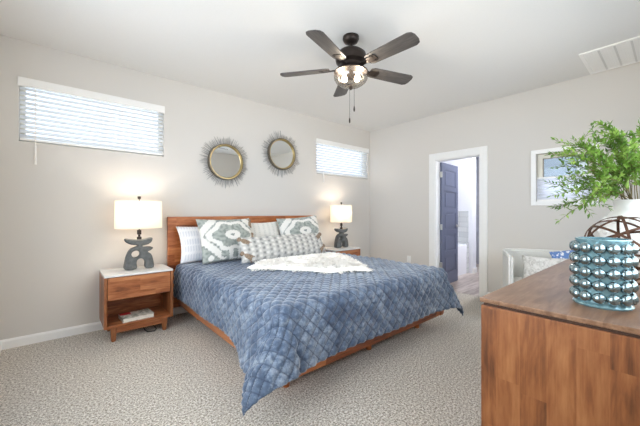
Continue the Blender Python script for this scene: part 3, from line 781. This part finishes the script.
# ------------------------------------------------------------------ ceiling fan
t = thing('ceiling_fan', 'dark five-blade ceiling fan with a lit glass bowl', 'ceiling fan', (-2.575, -1.955, H)); ZBL = -.275
obj('canopy', lathe(B(), [(0, 0), (.07, 0), (.072, -.02), (.06, -.045), (.028, -.06), (0, -.06)], 32), M['bronze'], t, 40)
obj('downrod', lathe(B(), [(0, -.05), (.013, -.05), (.013, -.13), (.03, -.135), (.032, -.15), (0, -.15)], 16), M['bronze'], t, 40)
obj('motor_housing', lathe(B(), [(0, -.115), (.05, -.118), (.1, -.13), (.13, -.155), (.138, -.19), (.13, -.225), (.1, -.245), (.1, -.27), (.075, -.29), (.07, -.31), (0, -.31)], 40), M['bronze'], t, 40)
for k in range(5):
    a = math.radians(-162 + 72 * k + .8)
    rot = (math.radians(-12), 0, a)
    r0, r1, w0, w1 = .19, .648, .062, .073
    pl = [(r0, -w0 * .75), (r0 + .03, -w0)] + [(r0 + (r1 - .04 - r0) * i / 6, -(w0 + (w1 - w0) * i / 6)) for i in range(1, 7)] + [(r1 - .012, -w1 + .014), (r1, -w1 + .045)]
    pl = pl + [(x, -y) for x, y in reversed(pl)]
    bm = prism(B(), pl, -.004, .004); bl = obj('fan_blade', bm, M['blade'], t, None, (0, 0, ZBL), rot)
    bm = B(); box(bm, .08, -.018, -.012, .2, .018, -.004, .003); prism(bm, [(.19, -.03), (.27, -.04), (.285, -.02), (.285, .02), (.27, .04), (.19, .03)], -.009, -.0045)
    for s in (-.022, .022): lathe(bm, [(0, -.013), (.006, -.012), (.006, -.008), (0, -.008)], 8, (.255, s, 0))
    obj('blade_bracket', bm, M['bronze'], bl)
bm = B(); lathe(bm, [(.0, -.31), (.145, -.306), (.15, -.312), (.145, -.318), (0, -.318)], 40); obj('light_fitter', bm, M['bronze'], t, 40)
pr = [(.144, -.318), (.15, -.34), (.148, -.37), (.13, -.40), (.095, -.425), (.05, -.44), (.012, -.444)]
bm = B(); lathe(bm, pr + [(r - .003, z + .003) for r, z in reversed(pr)], 40, closed=True); obj('glass_bowl', bm, M['bowl'], t, 60)
obj('bowl_finial', lathe(B(), [(0, -.43), (.013, -.435), (.018, -.447), (.012, -.456), (.007, -.466), (0, -.47)], 16), M['bronze'], t, 50)
for k in range(2):
    a = -.8 + k * PI; x, y = .055 * math.cos(a), .055 * math.sin(a)
    obj('bulb', lathe(B(), [(0, -.32), (.012, -.322), (.014, -.335), (.024, -.36), (.026, -.375), (.018, -.392), (0, -.398)], 16, (x, y, 0)), M['bulb_fan'], t, 60)
for (x, y, zb) in ((.03, -.012, -.61), (.016, .03, -.705)):
    bm = B(); tube(bm, [(x, y, -.315), (x, y, zb)], .0016, 6); ch = obj('pull_chain', bm, M['bronze'], t)
    obj('chain_fob', lathe(B(), [(0, zb + .01), (.005, zb), (.0075, zb - .02), (.006, zb - .04), (0, zb - .045)], 12, (x, y, 0)), M['bronze'], ch, 60)
for k in range(2):
    l = bpy.data.lights.new('fan_light', 'POINT'); l.energy = 5; l.color = (1, .9, .78); l.shadow_soft_size = .03
    o = bpy.data.objects.new('fan_light', l); COL.objects.link(o); o.parent = t; o.location = (.085 * math.cos(2.2 + k * PI), .085 * math.sin(2.2 + k * PI), -.36)

# ------------------------------------------------------------------ dresser and the things on it
DX0, DX1, DY0, DY1, DZ = -3.225, -1.45, -3.84, -3.297, .85
t = thing('dresser', 'large brown wooden dresser in the right foreground, plank end panel facing left', 'dresser', ((DX0 + DX1) / 2, (DY0 + DY1) / 2, 0))
hx, hy = (DX1 - DX0) / 2, (DY1 - DY0) / 2
obj('top', box(B(), -hx, -hy, DZ - .018, hx, hy, DZ, .003), M['wood_top'], t)
obj('top_lip', box(B(), -hx + .012, -hy + .012, DZ - .03, hx - .012, hy - .012, DZ - .018), M['gap_shade'], t)  # recessed lip; shadow line under the top put into its dark colour
for x0 in (-hx + .004, hx - .03): obj('end_panel', box(B(), x0, -hy + .004, .14, x0 + .026, hy - .004, DZ - .03, .002), M['wood_end'], t)
obj('carcass', box(B(), -hx + .03, -hy + .01, .14, hx - .03, hy - .03, DZ - .03), M['wood_ns'], t)
dw = (2 * hx - .06) / 3
for i in range(3):
    for j in range(3):
        x = -hx + .03 + dw * i; z = .15 + .222 * j
        d = obj('drawer', box(B(), x + .004, hy - .03, z + .004, x + dw - .004, hy - .008, z + .216, .003), M['wood_ns'], t)
        obj('knob', lathe(B(), [(0, 0), (.008, 0), (.008, .012), (.016, .02), (.014, .028), (0, .03)], 16, mat=Matrix.Translation((x + dw / 2, hy - .008, z + .11)) @ Matrix.Rotation(-PI / 2, 4, 'X')), M['bronze'], d, 40)
for sx in (-1, 1):
    for sy in (-1, 1):
        obj('leg', lathe(B(), [(0, 0), (.018, 0), (.03, .14), (0, .14)], 16, (sx * (hx - .1), sy * (hy - .08), 0)), M['wood_ns_v'], t, 40)

# teal hobnail vase
t = thing('teal_vase', 'metallic teal glass vase covered in round knobs on the dresser', 'vase', (-2.972, -3.638, DZ + .0005))
rb, vh = .077, .248
obj('body', lathe(B(), [(0, 0), (rb + .008, 0), (rb + .01, .006), (rb, .016), (rb, vh - .012), (rb + .004, vh - .004), (rb + .002, vh), (rb - .006, vh), (rb - .007, .02), (0, .018)], 48), M['tealglass'], t, 40)
bm = B(); bmesh.ops.create_uvsphere(bm, u_segments=20, v_segments=12, radius=.0198, matrix=Matrix.Diagonal((.9, 1, 1.06, 1)))
kn = obj('knob', bm, M['mercury'], t, 180); first = True
for j in range(5):
    for i in range(13):
        a = 2 * PI * i / 13 + .25; c_ = kn if first else kn.copy()
        if not first: COL.objects.link(c_); c_.parent = t
        first = False; c_.location = ((rb + .003) * math.cos(a), (rb + .003) * math.sin(a), .036 + j * .0448); c_.rotation_euler = (0, 0, a)

# banded metal orb
t = thing('metal_orb', 'openwork sphere of rusty brown metal bands between the two vases', 'ornament', (-2.49, -3.665, DZ))
Rr = .166; rd = random.Random(3)
for k, (tx, tz) in enumerate(((.15, .1), (1.45, .2), (1.3, 1.1), (1.25, 2.1), (.75, .6), (.8, 2.5), (.55, 4.2), (1.0, 5.4))):
    bm = B(); rr = []
    for i in range(64):
        a = 2 * PI * i / 64; c_, s_ = math.cos(a), math.sin(a)
        rr.append([bm.verts.new((r * c_, r * s_, z)) for r, z in ((Rr, -.0055), (Rr, .0055), (Rr - .003, .0055), (Rr - .003, -.0055))])
    for i in range(64):
        A, C = rr[i], rr[(i + 1) % 64]
        for j in range(4): bm.faces.new((A[j], A[(j + 1) % 4], C[(j + 1) % 4], C[j]))
    bmesh.ops.transform(bm, matrix=Matrix.Translation((0, 0, Rr)) @ Matrix.Rotation(tz, 4, 'Z') @ Matrix.Rotation(tx, 4, 'X'), verts=bm.verts)
    obj('band', bm, M['band'], t, 40)

# white vase with branches
PX, PY = -1.93, -3.67
t = thing('white_vase', 'round white vase with raised dots holding green branches on the dresser', 'vase', (PX, PY, DZ + .0005))
pr = [(0, 0), (.085, 0), (.09, .008), (.13, .06), (.16, .14), (.168, .21), (.158, .28), (.13, .335), (.105, .365), (.1, .39), (.108, .42), (.1, .42), (.092, .39), (.097, .365), (.12, .33), (.148, .275), (.158, .21), (.12, .06), (0, .02)]
obj('body', lathe(B(), pr, 48), M['porcelain'], t, 50)
bm = B(); bmesh.ops.create_uvsphere(bm, u_segments=16, v_segments=10, radius=.023, matrix=Matrix.Diagonal((.5, 1, 1, 1)))
kn = obj('raised_dot', bm, M['porcelain'], t, 180); first = True
for j, (z, r) in enumerate(((.09, .14), (.16, .163), (.235, .166), (.30, .15))):
    for i in range(11):
        a = 2 * PI * (i + .5 * (j % 2)) / 11; c_ = kn if first else kn.copy()
        if not first: COL.objects.link(c_); c_.parent = t
        first = False; c_.location = (r * math.cos(a), r * math.sin(a), z); c_.rotation_euler = (0, (.5, .18, -.12, -.55)[j], a)

tips = [(-2.38, -3.36, 1.14), (-2.18, -3.33, 1.22), (-2.47, -3.34, 1.29), (-2.23, -3.29, 1.36), (-2.42, -3.32, 1.55), (-2.22, -3.3, 1.49), (-2.28, -3.37, 1.62), (-2.38, -3.42, 1.5), (-2.02, -3.4, 1.64), (-2.25, -3.47, 1.55), (-2.14, -3.5, 1.65), (-2.1, -3.54, 1.73), (-1.85, -3.54, 1.66), (-2.11, -3.59, 1.66), (-1.87, -3.6, 1.66), (-2.03, -3.66, 1.63), (-1.93, -3.68, 1.69), (-1.88, -3.72, 1.62), (-2.32, -3.47, 1.27), (-2.35, -3.52, 1.37), (-2.03, -3.4, 1.4), (-2.2, -3.64, 1.48), (-2.29, -3.56, 1.45), (-2.14, -3.69, 1.45), (-1.78, -3.76, 1.58), (-1.72, -3.62, 1.55)]
rd = random.Random(11)
def leaf(bm, p, d, up, L):
    d = d.normalized(); s = d.cross(up)
    if s.length < .01: s = d.cross(Vector((1, 0, 0)))
    s.normalize(); nn = s.cross(d); wv = L * .2
    a = bm.verts.new(p); b = bm.verts.new(p + d * L * .45 - nn * L * .03); c_ = bm.verts.new(p + d * L - nn * L * .1)
    l_ = bm.verts.new(p + d * L * .4 + s * wv + nn * L * .05); r_ = bm.verts.new(p + d * L * .4 - s * wv + nn * L * .05)
    bm.faces.new((a, b, l_)); bm.faces.new((b, c_, l_)); bm.faces.new((a, r_, b)); bm.faces.new((b, r_, c_))
def leaves_along(bm, pts, t0, step, L):
    n_ = len(pts) - 1; side = 1
    tot = sum((pts[i + 1] - pts[i]).length for i in range(n_)); m = max(2, int(tot * (1 - t0) / step))
    for k in range(m + 1):
        f = t0 + (1 - t0) * k / m; i = min(n_ - 1, int(f * n_)); q = f * n_ - i; p = pts[i].lerp(pts[i + 1], q); tg = (pts[i + 1] - pts[i]).normalized()
        ro = Vector((rd.uniform(-1, 1), rd.uniform(-1, 1), rd.uniform(-1, 1))).normalized(); s = tg.cross(ro).normalized()
        for sg in (1, -1):
            leaf(bm, p, tg * rd.uniform(.6, 1.1) + s * sg * rd.uniform(.6, 1) + Vector((0, 0, .15)), Vector((rd.uniform(-.4, .4), rd.uniform(-.4, .4), 1)), L * rd.uniform(.7, 1.15))
    leaf(bm, pts[-1], pts[-1] - pts[-2], Vector((0, 0, 1)), L)
def bez(a, b, c_, n_=10): return [(a * (1 - f) ** 2 + b * 2 * f * (1 - f) + c_ * f * f) for f in [i / n_ for i in range(n_ + 1)]]
for k, tp in enumerate(tips):
    tp = Vector((PX, PY, DZ + .42)).lerp(Vector(tp), .92); a0 = math.atan2(tp.y - PY, tp.x - PX) + rd.uniform(-.3, .3)
    base = Vector((PX + .03 * math.cos(a0), PY + .03 * math.sin(a0), DZ + .2)); lip = Vector((PX + .065 * math.cos(a0), PY + .065 * math.sin(a0), DZ + .425))
    ctrl = lip + Vector(((tp.x - lip.x) * .35, (tp.y - lip.y) * .35, max(.08, (tp.z - lip.z) * .75 + .09)))
    pts = [base, base.lerp(lip, .5)] + bez(lip, ctrl, tp, 12)
    r_ = thing('leafy_branch', 'slender green leafy branch standing in the round white vase', 'branch', base, 0, 'leafy branches in the white vase')
    P = [p - base for p in pts]; bs = B(); bl = B()
    tube(bs, P, [.0028 - .0018 * i / (len(P) - 1) for i in range(len(P))], 5)
    leaves_along(bl, P[3:], .1, .0185, .039)
    for q in range(9):
        i = 4 + q
        if i >= len(P) - 1: break
        tg = (P[i + 1] - P[i - 1]).normalized(); s = Vector((rd.uniform(-1, 1), rd.uniform(-1, 1), rd.uniform(-.3, .9))).normalized(); l_ = rd.uniform(.06, .13)
        e = P[i] + (tg * .8 + s * .7).normalized() * l_; tw = bez(P[i], P[i] + tg * l_ * .5, e, 5)
        wy = (e + base).y
        if wy < YF + .06: continue
        tube(bs, tw, .0011, 4); leaves_along(bl, tw, .15, .0175, .034)
    obj('stem', bs, M['stem'], r_, 60)
    me = bpy.data.meshes.new('foliage'); bl.to_mesh(me); bl.free(); obj('foliage', me, M['leaf'], r_)

# ------------------------------------------------------------------ armchair and its pillows
t = thing('armchair', 'pale grey barrel armchair with white piping below the square window', 'armchair', (-.5, -2.93, 0), math.radians(24))
def ushape(hw_, xf, xb, r, n_=8):     # outline from the front of one arm round the back to the other
    p = [(xf, hw_)]
    for i in range(n_ + 1): a = PI / 2 * (1 - i / n_); p.append((xb - r + r * math.cos(a), hw_ - r + r * math.sin(a)))
    for i in range(n_ + 1): a = -PI / 2 * i / n_; p.append((xb - r + r * math.cos(a), -hw_ + r + r * math.sin(a)))
    return p + [(xf, -hw_)]
O = ushape(.42, -.36, .40, .22); I = ushape(.375, -.36, .35, .18)
bm = B(); zz = (.12, .72, .74)
def uwall(z0, z1):
    a = [bm.verts.new((*p, z0)) for p in O]; b = [bm.verts.new((*p, z1)) for p in O]; c_ = [bm.verts.new((*p, z1)) for p in I]; d = [bm.verts.new((*p, z0)) for p in I]
    for i in range(len(O) - 1):
        for A, C in ((a, b), (b, c_), (c_, d), (d, a)): bm.faces.new((A[i], A[i + 1], C[i + 1], C[i]))
    for i in (0, -1): bm.faces.new((a[i], b[i], c_[i], d[i]))
uwall(.12, .745); bmesh.ops.recalc_face_normals(bm, faces=bm.faces)
es = [e for e in bm.edges if all(abs(v.co.z - .745) < 1e-4 for v in e.verts) or (abs(e.verts[0].co.x + .36) < 1e-4 and abs(e.verts[1].co.x + .36) < 1e-4)]
bmesh.ops.bevel(bm, geom=es, offset=.02, segments=3, affect='EDGES')
obj('back_and_arms', bm, M['chair'], t, 50)
bm = B(); pp = [(x * 1.0, y, .744) for x, y in O]; tube(bm, [(-.362, .41, .14)] + [(-.362, .412, .70)] + [(x - (0 if abs(x) < .35 else .0), y * .975, .742) for x, y in O] + [(-.362, -.412, .70), (-.362, -.41, .14)], .008, 8); obj('piping', bm, M['cushion'], t, 60)
obj('seat_base', box(B(), -.35, -.325, .12, .3, .325, .29, .02), M['chair'], t)
obj('seat_cushion', box(B(), -.37, -.322, .29, .29, .322, .425, .045, 4), M['cushion'], t, 60)
for sx in (-.3, .3):
    for sy in (-.33, .33): obj('leg', lathe(B(), [(0, 0), (.014, 0), (.022, .12), (0, .12)], 12, (sx, sy, 0)), M['wood_ns_v'], t, 40)
pm = pillow_mesh(.44, .30, .15, None, 36, seed=8)
q = thing('pillow', 'white ruched throw pillow leaning in the grey armchair', 'pillow', (-.62, -2.93, .43)); q.rotation_euler = (math.radians(-20), 0, -PI / 2 + .25)
obj('pillow_cover', pm, M['ruched'], q, 180)
pm = pillow_mesh(.36, .36, .12, None, 36, seed=9)
q = thing('pillow', 'blue and white print throw pillow against the back of the armchair', 'pillow', (-.43, -3.18, .46)); q.rotation_euler = (math.radians(-8), math.radians(-14), -PI / 2 + .3)
obj('pillow_cover', pm, M['blueprint'], q, 180)
